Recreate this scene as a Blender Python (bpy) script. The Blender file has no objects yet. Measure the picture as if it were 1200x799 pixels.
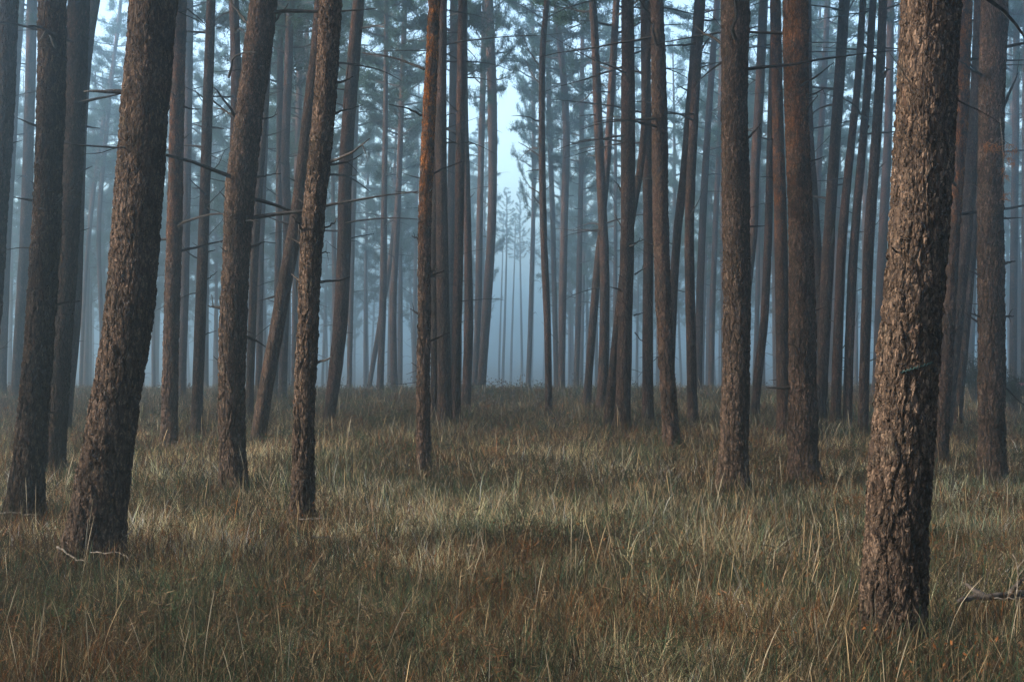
import bpy, math, random
import numpy as np
from mathutils import Vector, Quaternion, Matrix

random.seed(11)
rng = np.random.default_rng(11)
S = bpy.context.scene
C = S.collection
F = 1200 * 50.0 / 36.0          # focal length in photo pixels
CAM_H = 1.6
HOR = 400.0

# ------------------------------------------------------------------ helpers
def tag(o, label=None, cat=None, group=None, kind=None):
    if label: o['label'] = label
    if cat: o['category'] = cat
    if group: o['group'] = group
    if kind: o['kind'] = kind
    return o

def empty(name, loc):
    o = bpy.data.objects.new(name, None)
    o.empty_display_size = 0.3
    o.location = loc
    C.objects.link(o)
    return o

def make_mesh(name, verts, faces3=None, faces4=None, smooth=True, mats=(), mat_index=None):
    """numpy verts (n,3), triangles (m,3), quads (k,4) -> mesh data"""
    me = bpy.data.meshes.new(name)
    verts = np.asarray(verts, np.float32)
    t = np.zeros((0, 3), np.int32) if faces3 is None else np.asarray(faces3, np.int32)
    q = np.zeros((0, 4), np.int32) if faces4 is None else np.asarray(faces4, np.int32)
    me.vertices.add(len(verts)); me.vertices.foreach_set('co', verts.ravel())
    nl = t.size + q.size
    me.loops.add(nl)
    me.loops.foreach_set('vertex_index', np.concatenate([t.ravel(), q.ravel()]).astype(np.int32))
    me.polygons.add(len(t) + len(q))
    st = np.concatenate([np.arange(len(t)) * 3, t.size + np.arange(len(q)) * 4]).astype(np.int32)
    me.polygons.foreach_set('loop_start', st)
    me.polygons.foreach_set('use_smooth', np.full(len(t) + len(q), smooth))
    for m in mats: me.materials.append(m)
    if mat_index is not None: me.polygons.foreach_set('material_index', np.asarray(mat_index, np.int32))
    me.update(calc_edges=True)
    return me

def link(name, me, parent=None, loc=(0, 0, 0)):
    o = bpy.data.objects.new(name, me)
    C.objects.link(o)
    o.location = loc
    if parent is not None: o.parent = parent
    return o

def hash2(ix, iy, s=0):
    h = (ix.astype(np.int64) * 374761393 + iy.astype(np.int64) * 668265263 + s * 974634777) & 0x7fffffff
    h = ((h ^ (h >> 13)) * 1274126177) & 0x7fffffff
    return ((h ^ (h >> 16)) & 0xffff) / 65535.0

def vnoise(x, y, s=0):
    x = np.asarray(x, float); y = np.asarray(y, float)
    ix = np.floor(x); iy = np.floor(y); fx = x - ix; fy = y - iy
    fx = fx * fx * (3 - 2 * fx); fy = fy * fy * (3 - 2 * fy)
    a = hash2(ix, iy, s); b = hash2(ix + 1, iy, s); c = hash2(ix, iy + 1, s); d = hash2(ix + 1, iy + 1, s)
    return (a * (1 - fx) + b * fx) * (1 - fy) + (c * (1 - fx) + d * fx) * fy

def fbm(x, y, s=0, o=3):
    r = 0; a = 0.5; t = 0
    for k in range(o):
        r = r + a * vnoise(x * 2 ** k, y * 2 ** k, s + k); t += a; a *= 0.5
    return r / t

def ground_z(x, y):
    x = np.asarray(x, float); y = np.asarray(y, float)
    z = 0.16 * (fbm(x * 0.45 + 7, y * 0.45, 3) - 0.5) + 0.10 * (fbm(x * 0.09, y * 0.09 + 5, 9) - 0.5)
    far = np.clip(y - 40, 0, 120)
    z = z + 0.22 * (fbm(x * 0.22 + 3, y * 0.12, 15) - 0.5) * np.clip((y - 22) / 15, 0, 1)
    z = z - 0.037 * np.where(far < 8, far * far / 16, far - 4)
    return z

def gz(x, y): return float(ground_z(np.array([x]), np.array([y]))[0])

def px_to_x(px, d): return (px - 600) / F * d
def px_to_z(py, d): return CAM_H - (py - HOR) / F * d

# ------------------------------------------------------------------ materials
def new_mat(name):
    m = bpy.data.materials.new(name); m.use_nodes = True
    nt = m.node_tree; nt.nodes.clear()
    return m, nt, nt.nodes, nt.links

def N(nodes, t, **kw):
    n = nodes.new(t)
    for k, v in kw.items():
        if k in n.inputs: n.inputs[k].default_value = v
        else: setattr(n, k, v)
    return n

def mixc(nodes, links, fac, a, b, blend='MIX'):
    n = nodes.new('ShaderNodeMix'); n.data_type = 'RGBA'; n.blend_type = blend
    for sock, val in ((n.inputs[0], fac), (n.inputs[6], a), (n.inputs[7], b)):
        if hasattr(val, 'is_output'): links.new(val, sock)
        elif isinstance(val, tuple): sock.default_value = (*val, 1)
        else: sock.default_value = val
    return n.outputs[2]

def mapr(nodes, links, val, a, b, c=0.0, d=1.0, smooth=True):
    n = nodes.new('ShaderNodeMapRange')
    if smooth: n.interpolation_type = 'SMOOTHSTEP'
    links.new(val, n.inputs[0])
    n.inputs[1].default_value = a; n.inputs[2].default_value = b; n.inputs[3].default_value = c; n.inputs[4].default_value = d
    return n.outputs[0]

def math_(nodes, links, op, a, b=None):
    n = nodes.new('ShaderNodeMath'); n.operation = op
    for i, v in enumerate((a, b)):
        if v is None: continue
        if hasattr(v, 'is_output'): links.new(v, n.inputs[i])
        else: n.inputs[i].default_value = v
    return n.outputs[0]

def bark_material(name, true_disp):
    m, nt, nodes, links = new_mat(name)
    out = N(nodes, 'ShaderNodeOutputMaterial')
    bs = N(nodes, 'ShaderNodeBsdfPrincipled', Roughness=0.95)
    bs.inputs['Specular IOR Level'].default_value = 0.08
    links.new(bs.outputs[0], out.inputs[0])
    tc = N(nodes, 'ShaderNodeTexCoord'); info = N(nodes, 'ShaderNodeObjectInfo')
    off = N(nodes, 'ShaderNodeVectorMath', operation='SCALE'); off.inputs[0].default_value = (37, 91, 53)
    links.new(info.outputs['Random'], off.inputs['Scale'])
    add = N(nodes, 'ShaderNodeVectorMath', operation='ADD')
    links.new(tc.outputs['Object'], add.inputs[0]); links.new(off.outputs[0], add.inputs[1])
    P = add.outputs[0]
    # warp
    wn = N(nodes, 'ShaderNodeTexNoise', Scale=11.0, Detail=4.0); links.new(P, wn.inputs['Vector'])
    ws = N(nodes, 'ShaderNodeVectorMath', operation='SCALE'); links.new(wn.outputs['Color'], ws.inputs[0]); ws.inputs['Scale'].default_value = 0.05
    wa = N(nodes, 'ShaderNodeVectorMath', operation='ADD'); links.new(P, wa.inputs[0]); links.new(ws.outputs[0], wa.inputs[1])
    mp = N(nodes, 'ShaderNodeMapping'); mp.inputs['Scale'].default_value = (1, 1, 0.30); links.new(wa.outputs[0], mp.inputs['Vector'])
    v1 = N(nodes, 'ShaderNodeTexVoronoi', feature='DISTANCE_TO_EDGE', Scale=26.0); links.new(mp.outputs[0], v1.inputs['Vector'])
    v1c = N(nodes, 'ShaderNodeTexVoronoi', feature='F1', Scale=26.0); links.new(mp.outputs[0], v1c.inputs['Vector'])
    mp2 = N(nodes, 'ShaderNodeMapping'); mp2.inputs['Scale'].default_value = (1, 1, 0.36); links.new(wa.outputs[0], mp2.inputs['Vector'])
    v2 = N(nodes, 'ShaderNodeTexVoronoi', feature='F1', Scale=66.0); links.new(mp2.outputs[0], v2.inputs['Vector'])
    v2e = N(nodes, 'ShaderNodeTexVoronoi', feature='DISTANCE_TO_EDGE', Scale=66.0); links.new(mp2.outputs[0], v2e.inputs['Vector'])
    fine = N(nodes, 'ShaderNodeTexNoise', Scale=75.0, Detail=4.0, Roughness=0.7); links.new(mp2.outputs[0], fine.inputs['Vector'])
    big = N(nodes, 'ShaderNodeTexNoise', Scale=2.3, Detail=3.0); links.new(P, big.inputs['Vector'])
    mid = N(nodes, 'ShaderNodeTexNoise', Scale=20.0, Detail=5.0, Roughness=0.65); links.new(mp.outputs[0], mid.inputs['Vector'])
    plate = mapr(nodes, links, v1.outputs['Distance'], 0.01, 0.17)
    cellr = N(nodes, 'ShaderNodeSeparateColor'); links.new(v1c.outputs['Color'], cellr.inputs[0])
    cell2 = N(nodes, 'ShaderNodeSeparateColor'); links.new(v2.outputs['Color'], cell2.inputs[0])
    # height
    h = math_(nodes, links, 'MULTIPLY', plate, 0.28)
    h = math_(nodes, links, 'ADD', h, math_(nodes, links, 'MULTIPLY', cellr.outputs[0], 0.22))
    h = math_(nodes, links, 'ADD', h, math_(nodes, links, 'MULTIPLY', math_(nodes, links, 'MULTIPLY', cell2.outputs[1], mapr(nodes, links, v2e.outputs['Distance'], 0.02, 0.14)), 0.85))
    h = math_(nodes, links, 'ADD', h, math_(nodes, links, 'MULTIPLY', fine.outputs[0], 0.3))
    h = math_(nodes, links, 'ADD', h, math_(nodes, links, 'MULTIPLY', mid.outputs[0], 0.9))
    # long deep furrows between large plates low on the stem
    mp3 = N(nodes, 'ShaderNodeMapping'); mp3.inputs['Scale'].default_value = (1, 1, 0.22); links.new(wa.outputs[0], mp3.inputs['Vector'])
    v3 = N(nodes, 'ShaderNodeTexVoronoi', feature='DISTANCE_TO_EDGE', Scale=15.0); links.new(mp3.outputs[0], v3.inputs['Vector'])
    sepz = N(nodes, 'ShaderNodeSeparateXYZ'); links.new(tc.outputs['Object'], sepz.inputs[0])
    lowf = mapr(nodes, links, sepz.outputs['Z'], 0.9, 3.6, 1.0, 0.25)
    furrow = math_(nodes, links, 'MULTIPLY', mapr(nodes, links, v3.outputs['Distance'], 0.0, 0.13, 1.0, 0.0), lowf)
    h = math_(nodes, links, 'SUBTRACT', h, math_(nodes, links, 'MULTIPLY', furrow, 0.85))
    # colour: grey brown plates, reddish flakes, dark fissures
    oc = N(nodes, 'ShaderNodeSeparateColor'); links.new(info.outputs['Color'], oc.inputs[0])   # r: reddish, g: orange lichen, b: brightness
    sep = N(nodes, 'ShaderNodeSeparateXYZ'); links.new(tc.outputs['Object'], sep.inputs[0])
    up = mapr(nodes, links, sep.outputs['Z'], 2.0, 9.0)
    redf = math_(nodes, links, 'MULTIPLY', up, 0.55)
    redf = math_(nodes, links, 'ADD', redf, oc.outputs[0])
    redn = math_(nodes, links, 'MULTIPLY', mapr(nodes, links, big.outputs[0], 0.3, 0.7, 0.35, 1.15), redf)
    redn.node.use_clamp = True
    base = mixc(nodes, links, cell2.outputs[0], (0.045, 0.029, 0.020), (0.24, 0.160, 0.106))
    red = mixc(nodes, links, cell2.outputs[0], (0.085, 0.038, 0.026), (0.225, 0.118, 0.085))
    col = mixc(nodes, links, redn, base, red)
    rusty = mapr(nodes, links, mid.outputs[0], 0.56, 0.72, 0, 0.42)
    col = mixc(nodes, links, rusty, col, (0.16, 0.070, 0.036))
    # grey green lichen dust
    ln = N(nodes, 'ShaderNodeTexNoise', Scale=5.0, Detail=6.0, Roughness=0.75); links.new(P, ln.inputs['Vector'])
    col = mixc(nodes, links, mapr(nodes, links, ln.outputs[0], 0.56, 0.72, 0, 0.45), col, (0.12, 0.125, 0.085))
    # orange lichen: strong in the zone above head height of the trees that carry it
    on = N(nodes, 'ShaderNodeTexNoise', Scale=7.0, Detail=5.0, Roughness=0.7); links.new(P, on.inputs['Vector'])
    ozone = mapr(nodes, links, sep.outputs['Z'], 2.4, 4.2)
    of = math_(nodes, links, 'MULTIPLY', math_(nodes, links, 'MULTIPLY', oc.outputs[1], ozone), mapr(nodes, links, on.outputs[0], 0.40, 0.58))
    col = mixc(nodes, links, of, col, (0.56, 0.185, 0.028))
    cr2 = mapr(nodes, links, v2e.outputs['Distance'], 0.0, 0.09, 0.85, 0.0)
    col = mixc(nodes, links, cr2, col, (0.022, 0.015, 0.011))
    crack = mapr(nodes, links, v1.outputs['Distance'], 0.0, 0.11, 1.0, 0.0)
    col = mixc(nodes, links, math_(nodes, links, 'MULTIPLY', crack, 0.6), col, (0.030, 0.022, 0.017))
    col = mixc(nodes, links, mapr(nodes, links, fine.outputs[0], 0.36, 0.52, 0.75, 0.0), col, (0.05, 0.036, 0.028))
    col = mixc(nodes, links, math_(nodes, links, 'MULTIPLY', furrow, 0.75), col, (0.024, 0.017, 0.013))
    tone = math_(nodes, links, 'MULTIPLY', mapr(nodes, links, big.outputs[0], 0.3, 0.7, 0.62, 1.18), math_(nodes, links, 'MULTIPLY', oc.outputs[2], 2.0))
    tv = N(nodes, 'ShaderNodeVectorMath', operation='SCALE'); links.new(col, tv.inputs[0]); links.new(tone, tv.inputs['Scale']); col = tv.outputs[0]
    links.new(col, bs.inputs['Base Color'])
    if true_disp:
        d = N(nodes, 'ShaderNodeDisplacement', Midlevel=0.9, Scale=0.016); links.new(h, d.inputs['Height'])
        links.new(d.outputs[0], out.inputs['Displacement']); m.displacement_method = 'BOTH'
    else:
        b = N(nodes, 'ShaderNodeBump', Strength=1.0, Distance=0.03); links.new(h, b.inputs['Height']); links.new(b.outputs[0], bs.inputs['Normal'])
    return m

def simple_mat(name, c1, c2, scale=20, rough=0.85, bump=0.0):
    m, nt, nodes, links = new_mat(name)
    out = N(nodes, 'ShaderNodeOutputMaterial'); bs = N(nodes, 'ShaderNodeBsdfPrincipled', Roughness=rough)
    bs.inputs['Specular IOR Level'].default_value = 0.25
    tc = N(nodes, 'ShaderNodeTexCoord'); n = N(nodes, 'ShaderNodeTexNoise', Scale=scale, Detail=4.0); links.new(tc.outputs['Object'], n.inputs['Vector'])
    links.new(mixc(nodes, links, mapr(nodes, links, n.outputs[0], 0.35, 0.65), c1, c2), bs.inputs['Base Color'])
    if bump:
        b = N(nodes, 'ShaderNodeBump', Strength=0.8, Distance=bump); links.new(n.outputs[0], b.inputs['Height']); links.new(b.outputs[0], bs.inputs['Normal'])
    links.new(bs.outputs[0], out.inputs[0])
    return m

def leaf_mat(name, trans=0.3):
    m, nt, nodes, links = new_mat(name)
    out = N(nodes, 'ShaderNodeOutputMaterial')
    at = N(nodes, 'ShaderNodeAttribute', attribute_name='Col')
    a = N(nodes, 'ShaderNodeBsdfDiffuse'); b = N(nodes, 'ShaderNodeBsdfTranslucent'); mx = N(nodes, 'ShaderNodeMixShader'); mx.inputs[0].default_value = trans
    links.new(at.outputs['Color'], a.inputs[0]); links.new(at.outputs['Color'], b.inputs[0])
    links.new(a.outputs[0], mx.inputs[1]); links.new(b.outputs[0], mx.inputs[2]); links.new(mx.outputs[0], out.inputs[0])
    return m

M_BARK_NEAR = bark_material('bark_deep', True)
M_BARK = bark_material('bark', False)
M_DEAD = simple_mat('dead_wood', (0.028, 0.022, 0.018), (0.075, 0.060, 0.048), 30, 0.9, 0.01)
M_PALE = simple_mat('weathered_wood', (0.10, 0.080, 0.058), (0.24, 0.20, 0.155), 40, 0.85, 0.006)
M_LEAF = leaf_mat('grass_blade', 0.30)
M_NEEDLE = leaf_mat('pine_needle', 0.25)
M_GREEN_PAINT = simple_mat('green_twine', (0.012, 0.028, 0.022), (0.035, 0.065, 0.052), 60, 0.8)
M_PINK = simple_mat('pink_paint', (0.50, 0.10, 0.17), (0.62, 0.18, 0.26), 30, 0.7)

def ground_material():
    m, nt, nodes, links = new_mat('forest_soil')
    out = N(nodes, 'ShaderNodeOutputMaterial'); bs = N(nodes, 'ShaderNodeBsdfPrincipled', Roughness=0.95)
    bs.inputs['Specular IOR Level'].default_value = 0.15
    tc = N(nodes, 'ShaderNodeTexCoord')
    a = N(nodes, 'ShaderNodeTexNoise', Scale=1.3, Detail=6.0); b = N(nodes, 'ShaderNodeTexNoise', Scale=26.0, Detail=5.0, Roughness=0.7)
    for n in (a, b): links.new(tc.outputs['Object'], n.inputs['Vector'])
    c = mixc(nodes, links, mapr(nodes, links, a.outputs[0], 0.35, 0.65), (0.035, 0.025, 0.016), (0.032, 0.030, 0.017))
    c = mixc(nodes, links, mapr(nodes, links, b.outputs[0], 0.45, 0.7), c, (0.08, 0.05, 0.027))
    links.new(c, bs.inputs['Base Color'])
    bp = N(nodes, 'ShaderNodeBump', Strength=1.0, Distance=0.04); links.new(b.outputs[0], bp.inputs['Height']); links.new(bp.outputs[0], bs.inputs['Normal'])
    links.new(bs.outputs[0], out.inputs[0])
    return m

# ------------------------------------------------------------------ ground (one sheet to the horizon)
def axis_steps(a, b, fine_a, fine_b, fine, coarse):
    v = list(np.arange(fine_a, fine_b + 1e-6, fine))
    s = fine; x = fine_b
    while x < b: s = min(s * 1.35, coarse); x = min(x + s, b); v.append(x)
    s = fine; x = fine_a; pre = []
    while x > a: s = min(s * 1.35, coarse); x = max(x - s, a); pre.append(x)
    return np.array(pre[::-1] + v)

gx = axis_steps(-500, 500, -24, 24, 0.3, 40); gy = axis_steps(-60, 900, 3, 60, 0.3, 40)
X, Y = np.meshgrid(gx, gy)
Z = ground_z(X.ravel(), Y.ravel())
nx, ny = len(gx), len(gy)
ii = (np.arange(ny - 1)[:, None] * nx + np.arange(nx - 1)[None]).ravel()
gme = make_mesh('ground', np.stack([X.ravel(), Y.ravel(), Z], 1), faces4=np.stack([ii, ii + 1, ii + nx + 1, ii + nx], 1), mats=[ground_material()])
tag(link('ground', gme), kind='structure')

# ------------------------------------------------------------------ tubes
def frames(P):
    T = np.gradient(P, axis=0); T /= np.linalg.norm(T, axis=1)[:, None] + 1e-9
    ref = np.where(np.abs(T[:, 2:3]) > 0.8, np.array([[0, 1.0, 0]]), np.array([[0, 0, 1.0]]))
    if np.mean(np.abs(T[:, 2])) > 0.6: ref = np.tile([[0, 1.0, 0]], (len(P), 1))
    else: ref = np.tile([[0, 0, 1.0]], (len(P), 1)) + 0.01
    U = np.cross(ref, T); U /= np.linalg.norm(U, axis=1)[:, None] + 1e-9
    V = np.cross(T, U)
    return U, V

def tube(P, R, n=8, cap=True):
    """-> verts, quads, tris ; R may be (k,) or (k,n)"""
    P = np.asarray(P, float); R = np.asarray(R, float); k = len(P)
    if R.ndim == 1: R = np.repeat(R[:, None], n, 1)
    U, V = frames(P)
    a = np.arange(n) * 2 * np.pi / n
    vs = P[:, None, :] + R[:, :, None] * (np.cos(a)[None, :, None] * U[:, None, :] + np.sin(a)[None, :, None] * V[:, None, :])
    vs = vs.reshape(-1, 3)
    i = np.arange(k - 1)[:, None] * n; j = np.arange(n)[None]; j2 = (j + 1) % n
    q = np.stack([i + j, i + j2, i + n + j2, i + n + j], -1).reshape(-1, 4)
    t = np.zeros((0, 3), int)
    if cap:
        vs = np.vstack([vs, P[-1:]]); c = len(vs) - 1; b = (k - 1) * n
        jj = np.arange(n); t = np.stack([b + jj, b + (jj + 1) % n, np.full(n, c)], 1)
    return vs, q, t

class MB:
    def __init__(s): s.v = []; s.q = []; s.t = []; s.qm = []; s.tm = []; s.c = []; s.n = 0
    def add(s, v, q=None, t=None, mat=0, col=(0.1, 0.1, 0.1)):
        if q is not None and len(q): s.q.append(np.asarray(q) + s.n); s.qm.append(np.full(len(q), mat))
        if t is not None and len(t): s.t.append(np.asarray(t) + s.n); s.tm.append(np.full(len(t), mat))
        s.v.append(np.asarray(v, float)); s.n += len(v)
        c = np.asarray(col, float)
        s.c.append(np.tile(c, (len(v), 1)) if c.ndim == 1 else c)
    def tube(s, P, R, n=6, mat=0, col=(0.1, 0.1, 0.1)):
        v, q, t = tube(P, R, n); s.add(v, q, t, mat, col)
    def mesh(s, name, mats, smooth=True, colours=False):
        q = np.vstack(s.q) if s.q else None; t = np.vstack(s.t) if s.t else None
        mi = np.concatenate(s.tm + s.qm)
        me = make_mesh(name, np.vstack(s.v), t, q, smooth, mats, mi)
        if colours:
            c = np.vstack(s.c); a = me.attributes.new('Col', 'FLOAT_COLOR', 'POINT')
            a.data.foreach_set('color', np.hstack([c, np.ones((len(c), 1))]).astype(np.float32).ravel())
        return me

def spline(pts, ts):
    """monotone-ish smooth interpolation of columns over the first column's parameter"""
    pts = np.asarray(pts, float); t = pts[:, 0]
    m = np.gradient(pts[:, 1:], t, axis=0) if len(t) > 2 else np.tile((pts[1, 1:] - pts[0, 1:]) / (t[1] - t[0]), (2, 1))
    out = []
    for x in ts:
        k = int(np.clip(np.searchsorted(t, x) - 1, 0, len(t) - 2)); h = t[k + 1] - t[k]; u = (x - t[k]) / h
        if u < 0: out.append(pts[0, 1:] + m[0] * (x - t[0])); continue
        if u > 1: out.append(pts[-1, 1:] + m[-1] * (x - t[-1])); continue
        out.append((2*u**3 - 3*u*u + 1) * pts[k, 1:] + (u**3 - 2*u*u + u) * h * m[k] + (-2*u**3 + 3*u*u) * pts[k+1, 1:] + (u**3 - u*u) * h * m[k+1])
    return np.array(out)

# ------------------------------------------------------------------ pool of dead branches and crowns
def branch_path(L, droop, curl, r, k=7, rs=random):
    az = 0.0; P = [np.zeros(3)]; d = np.array([1.0, 0, rs.uniform(-0.15, 0.35)])
    for i in range(k):
        d = d + np.array([0, rs.gauss(0, curl), rs.gauss(droop, curl)]); d /= np.linalg.norm(d)
        P.append(P[-1] + d * L / k)
    P = np.array(P)
    return P, r * (1 - 0.8 * np.linspace(0, 1, k + 1))

def branch_mesh(L, r, twigs):
    mb = MB()
    P, R = branch_path(L, -0.02, 0.10, r)
    mb.tube(P, R, 6)
    for i in range(twigs):
        k = random.randrange(2, len(P) - 1); Q, R2 = branch_path(L * random.uniform(0.15, 0.4), 0, 0.12, R[k] * 0.65, 4)
        a = random.choice((-1, 1)) * random.uniform(0.5, 1.1); c, s = math.cos(a), math.sin(a)
        Q = np.stack([Q[:, 0] * c - Q[:, 1] * s, Q[:, 0] * s + Q[:, 1] * c, Q[:, 2] + Q[:, 0] * random.uniform(-0.3, 0.5)], 1)
        mb.tube(P[k] + Q, R2, 5)
    return mb.mesh('dead_branch', [M_DEAD])

STUBS = [branch_mesh(1.0, 0.07, 0) for _ in range(5)]           # unit length, thick: broken snags
BRANCHES = [branch_mesh(1.0, 0.014, random.choice((0, 1, 2, 3))) for _ in range(12)]

def needles(mb, centre, direction, n, length, width, col, spread):
    """n needle blades fanned round a shoot"""
    d = direction / (np.linalg.norm(direction) + 1e-9)
    c = centre + rng.normal(0, spread, (n, 3)) * np.array([1, 1, 0.6])
    v = d[None] * 0.9 + rng.normal(0, 0.65, (n, 3)); v /= np.linalg.norm(v, axis=1)[:, None]
    s = np.cross(v, rng.normal(0, 1, (n, 3))); s /= np.linalg.norm(s, axis=1)[:, None] + 1e-9
    L = length * rng.uniform(0.6, 1.3, (n, 1)); w = width * rng.uniform(0.7, 1.3, (n, 1))
    vs = np.stack([c - s * w * 0.5, c + s * w * 0.5, c + v * L], 1).reshape(-1, 3)
    cc = np.repeat(np.asarray(col)[None] * rng.uniform(0.65, 1.35, (n, 1)), 3, 0)
    mb.add(vs, None, np.arange(n * 3).reshape(-1, 3), 1, cc)

def crown_mesh(H, R, limbs, dead, seed, dens=1.0, nwidth=0.022):
    rs = random.Random(seed); mb = MB()
    for i in range(dead):                                     # bare dead limbs below the green crown
        z = -rs.uniform(0.0, 4.0); a = rs.uniform(0, 6.283); L = rs.uniform(0.4, 1.5)
        P, r = branch_path(L, -0.03, 0.10, 0.016, 6, rs)
        c, s = math.cos(a), math.sin(a)
        Q = np.stack([P[:, 0] * c - P[:, 1] * s, P[:, 0] * s + P[:, 1] * c, P[:, 2] + z], 1)
        mb.tube(Q, r, 4, 0)
    a = rs.uniform(0, 6)
    for i in range(limbs):
        f = (i + rs.random()) / limbs; z = f * H; a += 2.399 + rs.gauss(0, 0.35)
        prof = (0.45 + 0.75 * min(1, f * 3)) * (1 - f) ** 0.55
        L = R * max(0.25, prof) * rs.uniform(0.55, 1.2)
        P, r = branch_path(L, 0.05, 0.10, 0.012 + 0.010 * L, 7, rs)
        c, s = math.cos(a), math.sin(a)
        Q = np.stack([P[:, 0] * c - P[:, 1] * s, P[:, 0] * s + P[:, 1] * c, P[:, 2] + z], 1)
        mb.tube(Q, r, 4, 0)
        nt = int(L * 9 * dens) + 3
        tone = rs.uniform(0.7, 1.3)
        for k in range(nt):
            u = 0.30 + 0.70 * rs.random() ** 0.7
            kk = u * 7; i0 = min(6, int(kk)); p = Q[i0] + (Q[i0 + 1] - Q[i0]) * (kk - i0)
            dr = (Q[i0 + 1] - Q[i0]); dr = dr / np.linalg.norm(dr)
            side = np.cross(dr, [0, 0, 1]) * rs.gauss(0, 1)
            tw = dr * 0.6 + side * 0.9 + np.array([0, 0, rs.gauss(0.25, 0.35)])
            tl = rs.uniform(0.08, 0.5) * (1.15 - 0.5 * u)
            e = p + tw * tl
            mb.tube(np.array([p, (p + e) / 2 + [0, 0, 0.01], e]), np.array([0.007, 0.005, 0.003]), 3, 0)
            col = np.array([0.042, 0.082, 0.052]) * tone
            for q in np.linspace(0.35, 1.0, 3):
                needles(mb, p + (e - p) * q, tw + np.array([0, 0, 0.25]), 11, 0.13, nwidth, col, 0.07)
    return mb.mesh('crown', [M_DEAD, M_NEEDLE], smooth=False, colours=True)

CROWNS = [crown_mesh(8.0, 2.4, 50, 7, 100 + k, 1.0) for k in range(4)] + [crown_mesh(9.0, 2.7, 46, 8, 200 + k, 0.9, 0.024) for k in range(3)]

# ------------------------------------------------------------------ pine trees
def trunk_profile(points, d, base_z):
    """photo-space axis (x, y, width) at distance d -> world axis rows as function of height"""
    rows = []
    for (px, py, w) in points:
        rows.append((px_to_z(py, d), px_to_x(px, d), 0.5 * w / F * d))
    rows.sort(key=lambda r: r[0])
    return rows

TREES = {}

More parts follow.
